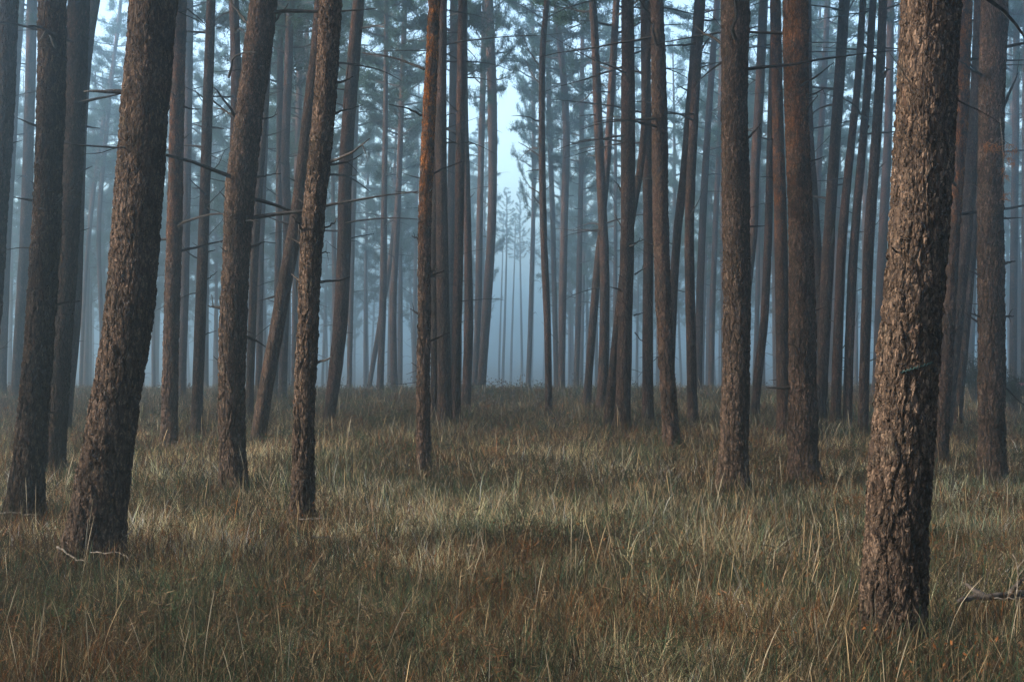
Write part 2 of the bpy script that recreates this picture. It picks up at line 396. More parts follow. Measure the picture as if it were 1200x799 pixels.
def pine(key, label, points, d=None, red=0.15, orange=0.0, bright=0.5, stubs=0, branches=0, blen=(0.4, 1.2), group='pines standing in the forest',
         height=None, explicit=(), lowz=0.9, crown=True, cz=None, cscale=None):
    rs = random.Random(hash(key) % 99991 if isinstance(key, int) else sum(ord(c) * (i + 7) for i, c in enumerate(key)))
    by = points[0][1]
    if d is None: d = CAM_H * F / (by - HOR)
    x0 = px_to_x(points[0][0], d); zb = gz(x0, d)
    rows = trunk_profile(points, d, zb)
    H = height or rs.uniform(17.5, 21)
    near = d < 21
    z_top_pts = rows[-1][0]
    zlo = zb - 0.25
    dz = 0.016 if d < 9 else 0.02 if d < 13 else 0.032 if near else 0.11
    nrad = 200 if d < 9 else 160 if d < 13 else 100 if near else 26
    zsplit = min(z_top_pts + 0.6, H)
    zs = np.concatenate([np.arange(zlo, zsplit, dz), np.arange(zsplit, zb + H + 0.01, 0.3)])
    r_end = max(0.035, rows[-1][2] * 0.25)
    axis = spline(rows, np.minimum(zs, z_top_pts))
    # above the frame: carry on the last lean, easing towards vertical, and taper
    sl = (rows[-1][1] - rows[-2][1]) / max(0.3, rows[-1][0] - rows[-2][0]); sl = max(-0.12, min(0.12, sl))
    over = np.maximum(zs - z_top_pts, 0)
    axis[:, 0] += sl * over - sl * over ** 2 / (2 * max(6.0, H - z_top_pts)) * 0.6
    tt = over / max(0.5, zb + H - z_top_pts)
    axis[:, 1] = axis[:, 1] * (1 - tt) + r_end * tt
    under = np.maximum(rows[0][0] - zs, 0)
    axis[:, 1] = np.maximum(axis[:, 1], 0.02)
    axis[:, 1] *= 1 + 0.30 * np.exp(-np.maximum(zs - zb, 0) / 0.16)
    sway = rs.uniform(-0.012, 0.012)
    ys = sway * (zs - zb) + 0.02 * np.sin((zs - zb) * rs.uniform(0.5, 0.9) + rs.uniform(0, 6))
    P = np.stack([axis[:, 0] - x0, ys, zs - zb], 1)
    ang = np.arange(nrad) * 2 * np.pi / nrad
    ph = rs.uniform(0, 6.28)
    lump = 1 + 0.03 * np.sin(2 * ang[None] + ph + 0.35 * zs[:, None]) + 0.018 * np.sin(3 * ang[None] + 2 * ph + 0.9 * zs[:, None])
    lob = 1 + 0.13 * np.exp(-np.maximum(zs - zb, 0) / 0.28)[:, None] * np.sin(4 * ang[None] + ph) + 0.07 * (vnoise(np.repeat(zs[:, None] * 4 + ph * 9, nrad, 1), np.repeat(ang[None] * 1.3, len(zs), 0), 8) - 0.5)
    wob = 1 + 0.05 * (vnoise(zs * 1.7 + ph * 10, np.zeros_like(zs), 5) - 0.5)[:, None]
    R = axis[:, 1][:, None] * lump * lob * wob
    root = empty('pine_tree', (x0, d, zb))
    tag(root, label, 'pine tree', group)
    v, q, t = tube(P, R, nrad)
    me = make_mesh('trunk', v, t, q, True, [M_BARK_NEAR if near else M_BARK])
    tr = link('trunk', me, root)
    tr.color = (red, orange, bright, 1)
    if orange > 0.5: tr['label'] = 'trunk crusted with orange lichen higher up'
    def at(z): # axis point & radius at world height z
        k = int(np.clip(np.searchsorted(zs, z), 0, len(zs) - 1)); return P[k].copy(), axis[k, 1]
    if d < 36: stubs += rs.choice((6, 7, 8, 10))
    if d < 44 and not branches: branches = rs.choice((2, 3, 4)); blen = (0.15, 0.4)
    stubs = max(stubs, 0)
    for i in range(stubs + branches):
        stub = i < stubs
        z = zb + rs.uniform(lowz, min(H * 0.65, z_top_pts - zb + 1.0))
        p, r = at(z); a = rs.uniform(0, 6.283)
        if rs.random() < 0.75: a = rs.choice((0, math.pi)) + rs.gauss(0, 0.7)      # many snags on the open sides
        L = rs.choice((0.07, 0.11, 0.15, 0.24)) * rs.uniform(0.7, 1.2) if stub else rs.uniform(*blen)
        b = link('dead_branch', (rs.choice(STUBS) if stub else rs.choice(BRANCHES)), root)
        b.location = p + np.array([math.cos(a), math.sin(a), 0]) * r * 0.55
        b.rotation_euler = (rs.uniform(0, 6.28) if stub else rs.gauss(0, 0.3), -rs.gauss(0.22, 0.35), a)
        s = L + r * 0.45
        b.scale = (s, s, s)
    for (poly, wpx, *rest) in explicit:
        pts = []
        dy = rest[0] if rest else 0.0
        n = len(poly)
        for k, (px, py) in enumerate(poly):
            y = dy * k / max(1, n - 1)
            pts.append((px_to_x(px, d + y) - x0, y, px_to_z(py, d + y) - zb))
        pts = np.array(pts); tpar = np.concatenate([[0], np.cumsum(np.linalg.norm(np.diff(pts, axis=0), axis=1))])
        ts = np.linspace(0, tpar[-1], 10)
        Q = spline(np.hstack([tpar[:, None], pts]), ts) + np.array([[rs.gauss(0, 0.004), rs.gauss(0, 0.004), rs.gauss(0, 0.004)] for _ in ts]) * (ts[:, None] > 0.05)
        rr = 0.5 * wpx / F * d * (1 - 0.72 * np.linspace(0, 1, 10))
        mb = MB(); mb.tube(Q, rr, 7)
        for _ in range(rs.choice((0, 1, 1, 2)) if len(poly) > 2 else 0):
            k = rs.randrange(4, 9); e = Q[k] + (Q[k] - Q[k - 1]) * rs.uniform(1, 2.5) + np.array([0, rs.gauss(0, .06), rs.choice((-1, 1)) * rs.uniform(0.06, 0.2)])
            mb.tube(np.array([Q[k], (Q[k] + e) / 2 + [0, 0, .01], e]), np.array([1, .7, .3]) * rr[k] * 0.6, 5)
        link('dead_branch', mb.mesh('dead_branch', [M_DEAD]), root)
    if crown:
        zc = cz if cz is not None else max(9.3 + rs.uniform(-0.8, 1.2), 0)
        p, r = at(zb + zc); p2, _ = at(zb + zc + 4)
        c = link('crown', rs.choice(CROWNS[:4] if d < 75 else CROWNS[4:]), root)
        c.location = p
        q = Vector(p2 - p).to_track_quat('Z', 'Y') @ Quaternion((0, 0, 1), rs.uniform(0, 6.28))
        c.rotation_mode = 'QUATERNION'; c.rotation_quaternion = q
        s = (H - zc + 0.2) / 8.0
        k = (cscale or rs.uniform(0.85, 1.15)) * (1.7 if d < 28 else 1.1)  # crowns of the nearest pines widened above the frame to shade the near fog
        c.scale = (k, k, s)
    TREES[key] = dict(root=root, d=d, x=x0, r=axis[:, 1][min(len(zs) - 1, 20)], zb=zb)
    return root

# ------------------------------------------------------------------ the trees one can tell apart: axis in photo pixels (x, y, width), bottom first
pine('B', 'thickest pine of all, deep flaky bark, green twine streak at chest height', [(1045,762,77),(1049,690,75),(1052,600,73),(1065,400,69),(1074,270,67),(1083,110,64),(1087,0,63)], red=0.05, bright=0.47, stubs=-5, lowz=2.0)
pine('A', 'thick dark pine leaning over to the right, loose pale sticks at its foot', [(108,660,72),(123,550,62),(139,450,56),(148,400,56),(160,270,55),(172,100,55),(180,0,54)], bright=0.42, red=0.12, stubs=-4, lowz=2.0)
pine('T3', 'dark shade-toned pine beside the thick leaning one, pale stick arching across its foot', [(27,612,42),(37,500,34),(45,400,33),(54,270,31),(61,100,29),(63,0,29)], bright=0.3, red=0.1, stubs=2)  # bark of this and the next three toned down to stand for shade
pine('T4', 'dark shaded pine directly behind the shade-toned one, thicker of the close pair there', [(63,560,27),(69,450,24),(76,350,23),(83,200,24),(90,0,25)], bright=0.25, red=0.08, stubs=1)
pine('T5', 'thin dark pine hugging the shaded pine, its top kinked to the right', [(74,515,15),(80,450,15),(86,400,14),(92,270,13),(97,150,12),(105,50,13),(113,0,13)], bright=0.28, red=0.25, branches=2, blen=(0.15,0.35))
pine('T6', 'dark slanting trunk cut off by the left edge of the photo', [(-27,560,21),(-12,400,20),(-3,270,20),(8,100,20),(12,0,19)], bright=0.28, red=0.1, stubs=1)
pine('T7', 'slim reddish pine between the left edge and the dark shade-toned pine', [(18,470,12),(22,400,12),(31,270,13),(34,150,12),(38,0,12)], d=38, red=0.55, branches=4, blen=(0.25,0.6))
pine('T8', 'thin pinkish pine slanting up beside the slanting edge trunk', [(2,466,10),(8,270,10),(14,170,9),(20,70,8),(24,0,8)], d=40, red=0.6, branches=3, blen=(0.25,0.6))
pine('T9', 'straight rust brown pine just behind the thick leaning one, partly hidden by it', [(198,527,19),(201,400,18),(205,270,17),(208,100,16),(210,0,16)], red=0.5, orange=0.3, branches=3, stubs=1)
pine('T10', 'slender dark pine bristling with thin bare twigs on both sides', [(230,512,13),(234,400,12.5),(239,270,12),(244,135,12),(249,0,11)], bright=0.4, red=0.3, branches=9, blen=(0.35,0.9),
     explicit=[([(242,118),(228,108),(215,102)],2.6,-.2),([(243,115),(258,125),(275,142)],2.8,.3),([(238,205),(252,198),(264,176)],2,.2),([(235,305),(222,298),(210,282)],2,-.1),([(238,330),(247,325),(255,318)],2.2,.2),([(236,395),(246,390),(254,388)],2,.1)])
pine('F', 'stout grey pine swaying to the right above, long bare twigs at its upper bend', [(274,575,30),(272,450,31),(273,400,31),(278,290,31),(284,200,33),(292,135,31),(303,50,30),(309,0,29)], red=0.12, stubs=5,
     explicit=[([(278,142),(268,125),(250,103)],4.5,-.3),([(276,138),(262,130),(248,126)],3,.2),([(300,140),(312,140),(325,134)],3,.2),([(268,92),(275,68),(290,62),(303,62)],3.2,-.3),([(318,30),(328,18),(338,6)],4,.2),([(290,28),(278,14),(268,0)],4,.3),([(300,208),(315,206),(330,204)],3,.1),([(258,361),(250,360),(243,359)],4,0),([(294,290),(300,288),(310,284)],4,.1)])
pine('T12', 'dark pine leaning strongly to the right, crossing behind the knotty golden-grass pine', [(302,522,17),(312,455,17),(322,400,17),(334,330,17),(346,265,17),(354,200,16),(363,120,15),(371,50,13),(375,0,13)], red=0.35, stubs=2)
pine('G', 'knotty slender pine with many short bare snags rising from golden grass', [(354,618,25),(356,500,24),(360,400,24),(366,270,25),(379,135,25),(387,0,25)], red=0.12, stubs=7,
     explicit=[([(390,98),(402,96),(414,90)],4,.1),([(388,135),(405,130),(425,124)],3.4,.3),([(384,192),(403,184),(423,172),(433,163)],4.2,-.4),([(384,194),(402,191),(425,182)],3.6,.3),([(376,270),(388,264),(396,256)],3,.2),([(374,331),(390,330),(410,326)],3.6,.2),([(372,425),(382,422),(390,417)],3.6,-.2),([(356,333),(348,327),(342,322)],4,.1),([(355,275),(349,262),(343,254)],4,-.2),([(372,300),(380,296),(386,297)],2.5,.1)])
pine('T14', 'smooth reddish pine curving gently to the right beyond the knotty pine', [(385,494,13),(391,450,16),(397,400,17),(403,300,17),(405,200,16),(408,150,16),(414,80,15),(421,0,13)], d=27, red=0.85, branches=3)
pine('C', 'slim pine crusted bright orange with lichen, standing by itself', [(497,556,17),(496,450,15.5),(497,400,15),(498,270,15),(503,135,14.5),(507,50,13.5),(509,0,13)], red=0.3, orange=1.0, bright=0.6, stubs=4,
     explicit=[([(497,82),(478,74),(450,66),(424,63)],3.6,.5),([(494,136),(478,128),(455,123)],3.2,-.3),([(506,205),(520,198),(542,190)],3,.3),([(493,283),(488,280),(483,277)],3,0),([(490,368),(486,366),(481,363)],3,0),([(504,320),(508,317),(512,316)],5,-.1),([(504,400),(514,396),(526,390)],3,.2),([(496,227),(480,226),(462,225)],2,.2)])
pine('T16', 'thin dark pine half hidden directly behind the lichen pine', [(509,500,10),(509,400,9),(509,270,8.5),(514,100,7.5),(517,0,7)], red=0.2)
pine('T17', 'straight grey brown pine, first in the tight row beside the lichen pine', [(521,502,16),(520,400,15),(518,270,14),(517,135,12.5),(519,0,10)], red=0.5, branches=3)
pine('T18', 'dark red pine standing second in the tight row beside the lichen pine', [(534,500,10.5),(535,400,11.5),(538,270,11.5),(540,135,11),(542,0,10.5)], red=0.85, branches=5, blen=(0.4,1.3))
pine('T19', 'smooth pinkish pine, hazier, third in the tight row beside the lichen pine', [(546,482,11),(549,400,11),(548,270,9),(545,150,8),(544,0,7)], red=0.9)
pine('T20', 'faint grey pine glimpsed between the row of three beside the lichen pine', [(526,474,9),(528,270,9.5),(531,130,9.5),(532,0,9.5)], d=41, red=0.4, branches=3)
pine('T21', 'hazy grey pine leaning right, thicker one of the misty pair beside the open gap', [(563,466,10),(569,380,11),(576,270,10.5),(577,135,11),(573,0,10)], d=46, cscale=0.5, red=0.5, branches=3)
pine('T22', 'hazy thinner grey pine of the misty pair beside the open gap', [(556,466,7),(560,370,7.5),(562,270,7.5),(565,135,7),(568,0,6)], d=52, cscale=0.5, red=0.4, branches=2)
pine('T24', 'straight hazy grey pine midway between the curving reddish one and the lichen pine', [(445,462,8),(449,350,8),(450,270,7.5),(452,135,6),(453,0,5)], d=48, red=0.4, branches=4)
pine('T25', 'thin hazy trunk leaning across the straight grey pine', [(432,458,5.5),(445,380,6),(458,300,6),(464,250,5.5),(470,100,5)], d=58, red=0.4)
pine('T26', 'hazy upright pine just beyond the thin leaning misty trunk', [(462,463,8.5),(461,350,8),(465,270,7),(470,135,6),(475,0,5)], d=50, red=0.5)
pine('T27', 'thin misty pine close behind the curving reddish one', [(409,461,6),(413,270,6.5),(418,100,6)], d=60, red=0.4)
pine('T30', 'reddish pine hidden by the stout swaying one, showing only beside its upper bend', [(271,492,10),(272,300,10.5),(277,100,12),(274,0,11)], d=27, red=0.8, branches=2)
pine('T29', 'slim grey pine just right of the stout swaying one, foot in shaded grass', [(292,492,9.5),(295,400,9.5),(300,270,9.5),(305,200,9),(310,135,8),(318,0,8)], d=29, red=0.35, branches=2)
pine('T31', 'hazy thin pine between the stout swaying one and the strongly leaning one', [(303,472,8),(304,400,8),(305,300,8),(311,150,7),(314,0,6)], d=43, red=0.5)
pine('T32', 'dim thin pine rising behind the foot of the strongly leaning one', [(320,478,8.5),(324,400,8),(326,300,8),(328,100,7)], d=40, red=0.4)
pine('T33', 'upright mauve pine passing behind the strongly leaning one at mid height', [(331,472,10.5),(333,400,10),(337,270,10),(335,180,9.5),(338,100,9.5),(341,0,9)], d=37, red=0.6, branches=4)
pine('T34', 'thin misty pine seen above the strongly leaning one, left of the knotty one', [(344,462,6.5),(346,300,6.5),(348,200,7),(352,0,7)], d=55, red=0.5)
pine('T35', 'misty mauve pine between the rust brown one and the twiggy slender one', [(212,468,9.5),(216,350,9.5),(219,200,9.5),(221,0,9)], d=40, red=0.65, branches=5)
pine('T36', 'very thin misty stem slanting beside the kinked dark pine', [(94,460,4.5),(100,330,4.5),(113,200,4.5),(130,90,4),(146,0,3.5)], d=70, red=0.3)
pine('T37', 'very thin misty stem slanting next to the thick leaning pine', [(120,459,5),(119,390,5),(116,270,5),(125,150,4.5),(136,50,4),(142,0,4)], d=66, red=0.3)
pine('T40', 'slim pale pine with a crooked top standing alone in the open misty gap', [(643,488,8.5),(642,400,8.5),(637,270,8.5),(635,135,7.5),(636,60,7),(641,0,6)], cscale=0.5, red=0.75, stubs=2,
     explicit=[([(634,185),(622,176),(607,167)],2.2,.3),([(634,228),(626,223),(619,220)],2,.1),([(634,80),(620,60),(612,40)],2,.2)])
pine('T41', 'straight misty pine just beyond the pale crooked-topped one, its darker neighbour', [(658,459,8),(659,380,8.5),(661,270,8.5),(663,135,8.5),(655,40,7),(651,0,6)], d=50, red=0.5, branches=3)
pine('T42', 'misty thin pine squeezed between the crooked-topped one and its darker neighbour', [(652,458,6),(648,270,6),(643,100,5.5),(642,0,5)], d=62, red=0.5)
pine('T43', 'lone thin ghostly pine in the middle of the open misty gap', [(619,457,6),(623,330,5.5),(625,250,5),(625,100,4.5),(624,0,4)], d=72, cscale=0.5, red=0.4)
pine('T44', 'thin misty pine halfway between the crooked-topped one and the leaning pair', [(675,457,6.5),(678,350,6.5),(681,200,5.5),(683,0,4.5)], d=60, red=0.5)
pine('T46', 'slim pine leaning right whose top crosses behind its straighter partner', [(687,480,9.5),(693,400,9.5),(699,330,9.5),(705,270,9),(711,200,8.5),(717,100,8.5),(723,0,7.5)], red=0.7, branches=2)
pine('T47', 'upright mauve pine crossed by the slim right-leaning one', [(705,484,12.5),(708,400,12),(708,300,11.5),(706,250,11),(701,150,10.5),(697,50,9.5),(694,0,9)], red=0.7, branches=3)
pine('T48', 'thinner dark pine leaning into the sturdy snaggy one at the middle right', [(712,504,11.5),(718,440,11),(723,390,10.5),(731,320,9.5),(741,250,9),(750,200,8),(757,100,7)], red=0.45)
pine('T49', 'sturdy snaggy pine with a thinner dark one leaning into it', [(729,509,20),(732,400,17),(735,270,16),(736,135,16),(735,0,14)], red=0.45, stubs=5,
     explicit=[([(744,322),(750,318),(757,315)],2.4,.2),([(743,286),(750,283),(758,280)],2.2,-.1),([(743,370),(750,368),(756,366)],2,.2),([(728,225),(724,217),(719,212)],3,0),([(744,390),(752,400),(760,404)],1.6,.2),([(730,270),(726,262),(722,256)],2.5,.1)])
pine('T50', 'upright reddish pine between the sturdy snaggy one and the fluted one', [(759,497,14),(759,400,13),(760,270,12),(758,135,12),(756,0,10)], red=0.9, stubs=2, branches=2)
pine('T51', 'straight fluted pine with knot holes, base set nearer than the reddish one beside it', [(788,530,18),(780,400,17.5),(775,270,17.5),(773,135,17.5),(770,0,15)], red=0.4, stubs=5)
pine('T53', 'slim dark red pine leaning right behind the fluted one', [(784,496,9.5),(787,400,9.5),(794,270,9.5),(802,200,10),(810,100,9.5),(818,0,9.5)], red=0.8, branches=3)
pine('T54', 'upright dark pine between the fluted one and the stout scarred one', [(812,502,12.5),(810,400,11.5),(808,270,11),(814,135,10),(823,0,9)], red=0.6, branches=3)
pine('T55', 'hazy mauve pine slanting up beside the stout scarred one', [(818,470,9),(820,350,8.5),(826,200,8),(834,80,7.5),(840,0,7)], d=42, red=0.7, branches=2)
pine('T56', 'misty thin pine close behind the stout scarred one', [(833,459,6.5),(835,350,7),(838,270,6.5),(843,150,6),(846,0,5)], d=58, red=0.5)
pine('D', 'stout straight pine with a pale bark scar and short snags, right of the centre', [(858,577,38),(861,500,34),(863,400,32),(863,270,32),(861,135,30),(862,0,31)], red=0.08, stubs=2,
     explicit=[([(876,163),(884,155),(891,146)],3.4,.2),([(846,52),(836,45),(822,38),(812,27)],3.6,.4),([(872,52),(880,44),(888,42)],3,.1),([(870,306),(876,304),(880,302)],5,-.15),([(868,416),(874,414),(879,411)],5,-.15)])
pine('T59', 'dark mauve pine leaning right, slipping behind the stout scarred one', [(868,484,9.5),(877,330,10),(883,270,10.5),(885,200,10.5),(889,135,11),(896,0,10.5)], d=33, red=0.75, branches=1)
pine('T58', 'slanting pine between the stout scarred one and the orange-topped twin', [(884,494,11),(888,440,11),(894,390,10),(899,300,9.5),(902,200,9),(905,100,9),(908,0,8)], red=0.7)
pine('T60', 'orange-topped slimmer twin touching the stout straight pine beside it', [(919,514,15),(917,400,15),(915,270,15),(912,135,13.5),(910,0,13)], red=0.5, orange=0.55, stubs=2)
pine('T61', 'stout straight pine touching its slimmer orange-topped twin', [(941,566,36),(940,400,31),(938,270,27),(933,135,26),(931,0,28)], red=0.22, orange=0.35, stubs=3,
     explicit=[([(944,115),(955,110),(967,104)],3.6,.2),([(944,192),(956,188),(967,184)],3,.2),([(944,288),(938,296),(933,302)],3,-.2)])
pine('T62', 'dark pine leaning right, front stem of the V-shaped pair', [(959,500,14.5),(966,400,14),(971,300,15),(974,250,13.5),(982,135,12.5),(991,0,12.5)], red=0.45, branches=3, stubs=1)
pine('T63', 'dark pine leaning left, rear stem of the V-shaped pair', [(966,492,11),(960,330,12),(954,250,11.5),(948,150,9.5),(946,0,8)], d=28, red=0.5)
pine('T64', 'thin mauve pine seen inside the V-shaped pair', [(955,462,7),(958,220,7),(963,135,7),(969,0,6.5)], d=52, red=0.7)
pine('T65', 'purplish pine leaning right, first beyond the V-shaped pair', [(979,502,11.5),(982,400,11.5),(988,270,11),(997,180,9.5),(1006,100,8.5),(1013,0,8)], red=0.8, branches=2)
pine('T66', 'purplish pine leaning right, second beyond the V-shaped pair', [(993,502,11.5),(996,400,11),(1000,300,10.5),(1008,200,9.5),(1017,100,8.5),(1024,0,8)], red=0.7, branches=2)
pine('T67', 'dark leaning pine, last slim trunk before the thickest pine', [(1011,512,12.5),(1014,400,12),(1019,270,12),(1026,180,11.5),(1032,90,10.5),(1036,0,9.5)], red=0.35, stubs=1, branches=3)
pine('T69', 'faint purple trunk squeezed against the near side of the thickest pine', [(1026,475,10),(1034,300,10.5),(1041,150,9.5),(1044,0,8.5)], d=40, red=0.8, branches=1)
pine('T70', 'smooth pine with an orange upper trunk hard behind the thickest pine', [(1100,543,18),(1106,450,17),(1109,400,17),(1116,270,18),(1125,135,20),(1130,0,21)], red=0.4, orange=0.75)
pine('T71', 'dark slim pine leaning right beside the orange-trunked one', [(1108,514,13.5),(1120,400,13),(1131,270,14),(1138,180,14),(1143,100,13),(1147,0,12)], red=0.3)
pine('T72', 'dim leaning pine nearly touching the pine that holds rusty needles', [(1120,502,11.5),(1130,400,11),(1140,270,11),(1146,180,10),(1152,0,9)], red=0.4)
E_TREE = pine('E', 'stout grey pine with knot holes and a hanging sprig of rusty needles', [(1163,568,32),(1163,400,30),(1162,270,29),(1163,135,28),(1167,0,29)], red=0.15, stubs=5,
     explicit=[([(1152,90),(1140,83),(1124,71)],4,-.2),([(1176,125),(1183,110),(1193,86)],4.5,.1),([(1148,372),(1142,369),(1136,367)],3,-.1),([(1176,310),(1182,308),(1191,306)],4,.1),([(1176,372),(1182,371),(1188,371)],3.5,.1),([(1176,452),(1186,462),(1198,474),(1215,482)],2.4,.3),([(1164,300),(1165,290),(1168,284)],5,-.15),([(1162,222),(1164,216),(1164,209)],6,-.15)])
pine('T74', 'pale misty pine by the right edge, beyond the rusty-needled one', [(1187,462,8.5),(1188,270,8.5),(1190,0,7.5)], d=44, red=0.4, branches=5)
pine('T76', 'pale misty pine with a pink paint band, cut off at the right edge', [(1201,464,9),(1202,270,9),(1203,0,8)], d=42, red=0.4, branches=4)
# ------------------------------------------------------------------ details on particular trees
def on_trunk(key, px, py, out=0.012):
    """a point on the camera-facing side of a tree's trunk, in its root's coordinates"""
    t = TREES[key]; d = t['d']; x = px_to_x(px, d) - t['x']
    tr = [c for c in t['root'].children if c.name.startswith('trunk')][0]
    z = px_to_z(py, d) - t['zb']
    me = tr.data
    return x, z, me

def surface_strip(key, pix, w, mat, name, thick=0.006):
    t = TREES[key]; x0, z0, me = on_trunk(key, *pix[0])
    n = len(me.vertices); co = np.empty(n * 3, np.float32); me.vertices.foreach_get('co', co); co = co.reshape(-1, 3)
    vs = []; d = t['d']
    for (px, py) in pix:
        x, z, _ = on_trunk(key, px, py)
        m = co[(np.abs(co[:, 2] - z) < 0.03) & (np.abs(co[:, 0] - x) < 0.03)]
        y = m[:, 1].min() if len(m) else 0
        vs.append((x, y - 0.004, z))
    P = np.array(vs); mb = MB()
    R = w * (0.7 + 0.6 * rng.random(len(P)))
    mb.tube(P, R, 8, 0)
    me = mb.mesh(name, [mat])
    return link(name, me, t['root'])

o = surface_strip('B', [(1044 + 2.0 * k, 436 - 0.62 * k + (1.4 if k % 2 else -0.6)) for k in range(20)], 0.0055, M_GREEN_PAINT, 'twine')
o['label'] = 'frayed blue green twine stuck slanting on the bark'
o = surface_strip('T76', [(1192 + 1.3 * k, 452 - 0.25 * k) for k in range(11)], 0.07, M_PINK, 'paint_band')
o['label'] = 'pink paint band'

# hanging sprig with rusty needles on the knot-holed pine
t = TREES['E']; d = t['d'] - 0.35
def lp(px, py, dy=0.0): return np.array([px_to_x(px, d + dy) - t['x'], d + dy - t['d'], px_to_z(py, d + dy) - t['zb']])
mb = MB()
for path, r in (([(1172, 140), (1175, 170), (1176, 200), (1175, 235)], 0.007), ([(1175, 160), (1165, 168), (1155, 172)], 0.005), ([(1175, 165), (1184, 170), (1192, 178)], 0.005), ([(1176, 190), (1182, 194), (1188, 193)], 0.004)):
    Q = np.array([lp(px, py, 0.25 * (1 - k / 3) if r > 0.006 else 0) for k, (px, py) in enumerate(path)]); mb.tube(Q, np.linspace(r, r * 0.4, len(Q)), 5, 0)
sprig = link('hanging_sprig', mb.mesh('hanging_sprig', [M_PALE]), t['root'])
mb = MB()
for px, py in [(1154, 171), (1158, 173), (1164, 170), (1169, 173), (1178, 180), (1182, 186), (1184, 171), (1190, 177), (1187, 193), (1176, 200), (1179, 206), (1177, 228), (1175, 234), (1162, 176)]:
    needles(mb, lp(px, py), np.array([rng.normal(0, .5), -0.2, -0.7]), 24, 0.085, 0.006, (0.40, 0.155, 0.045), 0.02)
link('needles', mb.mesh('needles', [M_DEAD, M_NEEDLE], False, True), sprig)

# ------------------------------------------------------------------ pines faded into the fog
def ghost_trunk(seed):
    r = random.Random(seed); k = 24; z = np.linspace(-0.4, 19, k)
    P = np.stack([0.14 * np.sin(z * 0.17 + r.uniform(0, 6)) + r.uniform(-.02, .03) * z, 0.1 * np.sin(z * 0.2 + r.uniform(0, 6)), z], 1)
    P[:, :2] -= P[0, :2]
    R = 0.145 * (1 - 0.75 * np.clip(z / 19, 0, 1) ** 1.1)
    v, q, tt = tube(P, R, 10)
    return make_mesh('trunk', v, tt, q, True, [M_BARK]), P
GHOST = [ghost_trunk(s) for s in range(6)]
GLABEL = 'distant pine, pale blue grey, half dissolved in the fog'
rs = random.Random(5)
taken = []
def ghost(px, d, kscale=1.0, low=False, gap=False):
    x = px_to_x(px, d); zb = gz(x, d)
    root = empty('pine_tree', (x, d, zb)); tag(root, GLABEL, 'pine tree', 'pines fading into the fog')
    me, P = rs.choice(GHOST)
    tr = link('trunk', me, root); tr.color = (rs.uniform(0.3, 0.7), 0, 0.5, 1)
    a = rs.uniform(0, 6.28); sc = rs.uniform(0.85, 1.15) * kscale; hz = rs.uniform(0.9, 1.12)
    tr.scale = (sc, sc, hz); tr.rotation_euler = (0, 0, a)
    zc = rs.uniform(13, 15) if gap else rs.uniform(6.0, 9.0) if not low else rs.uniform(5.0, 8)
    k = int(np.argmin(np.abs(P[:, 2] * hz - zc))); p = P[k]
    c = link('crown', rs.choice(CROWNS), root)
    c.location = ((p[0] * math.cos(a) - p[1] * math.sin(a)) * sc, (p[0] * math.sin(a) + p[1] * math.cos(a)) * sc, p[2] * hz)
    c.rotation_euler = (0, 0, rs.uniform(0, 6.28)); w = rs.uniform(0.75, 1.05) * (0.55 if gap else 1)
    c.scale = (w, w, (19 * hz - p[2] * hz) / 8.3)
for px in list(range(-40, 1250, 6)):
    X_ = None
    for _ in range(40):
        d = rs.uniform(58, 175); x = px + rs.uniform(-8, 8)
        if 470 < x < 710 and d < 88: continue
        if 576 < x < 638 and (d < 98 or (px // 7) % 2): continue
        X_ = px_to_x(x, d)
        if all((X_ - a) ** 2 + (d - b) ** 2 > 4.0 for a, b in taken): break
    if X_ is None: continue
    taken.append((X_, d)); ghost(x, d, low=d > 95 and not 570 < px < 645, gap=570 < px < 645)

# ------------------------------------------------------------------ unseen wood added to shade the view, at the sides and behind the viewer
def shading_wood():
    mb = MB(); r = random.Random(77); spots = []
    tries = 0
    while len(spots) < 330 and tries < 12000:
        tries += 1
        x = r.uniform(-46, 75); y = r.uniform(-45, 60)
        if y > 0 and abs(x) < 0.36 * y + 3.2: continue                    # the view itself: individual trees stand there
        if x * x + y * y < 30: continue
        az = math.degrees(math.atan2(x, y))
        if -140 < az < -62 and (r.random() < 0.95 or x * x + y * y < 900): continue                # opening that lets the low sun in
        if all((x - a) ** 2 + (y - b) ** 2 > 6.5 for a, b in spots): spots.append((x, y))
    for x, y in spots:
        zb = gz(x, y); H = r.uniform(17, 20); rad = r.uniform(0.12, 0.2); lx, ly = r.uniform(-.03, .05), r.uniform(-.03, .03)
        z = np.linspace(-0.3, H, 16)
        P = np.stack([x + lx * z + 0.08 * np.sin(z * .4 + x), y + ly * z, zb + z], 1)
        mb.tube(P, rad * (1 - 0.7 * z.clip(0) / H), 10, 0)
        for i in range(22):
            f = (i + r.random()) / 22; zz = 8.5 + f * (H - 8.5); a = r.uniform(0, 6.28); L = 3.3 * (1 - f) ** 0.6 * r.uniform(0.5, 1.2) * (0.5 + min(0.5, 2 * f))
            k = int(np.clip(zz / H * 15, 0, 14)); p = P[k] * 0 + np.array([np.interp(zz, z, P[:, 0]), np.interp(zz, z, P[:, 1]), zb + zz])
            e = p + np.array([math.cos(a) * L, math.sin(a) * L, 0.15 * L]); mb.tube(np.array([p, (p + e) / 2 - [0, 0, .05], e]), np.array([.03, .02, .008]), 4, 0)
            for q in range(int(L * 4.5) + 2):
                c = p + (e - p) * r.uniform(0.3, 1.05) + np.array([r.gauss(0, .25), r.gauss(0, .25), r.gauss(.05, .15)])
                needles(mb, c, e - p, 14, 0.22, 0.09, (0.042, 0.080, 0.050), 0.14)
    return mb.mesh('forest', [M_BARK, M_NEEDLE], True, True)
tag(link('forest', shading_wood()), kind='stuff')  # out-of-view trees put in to block skylight

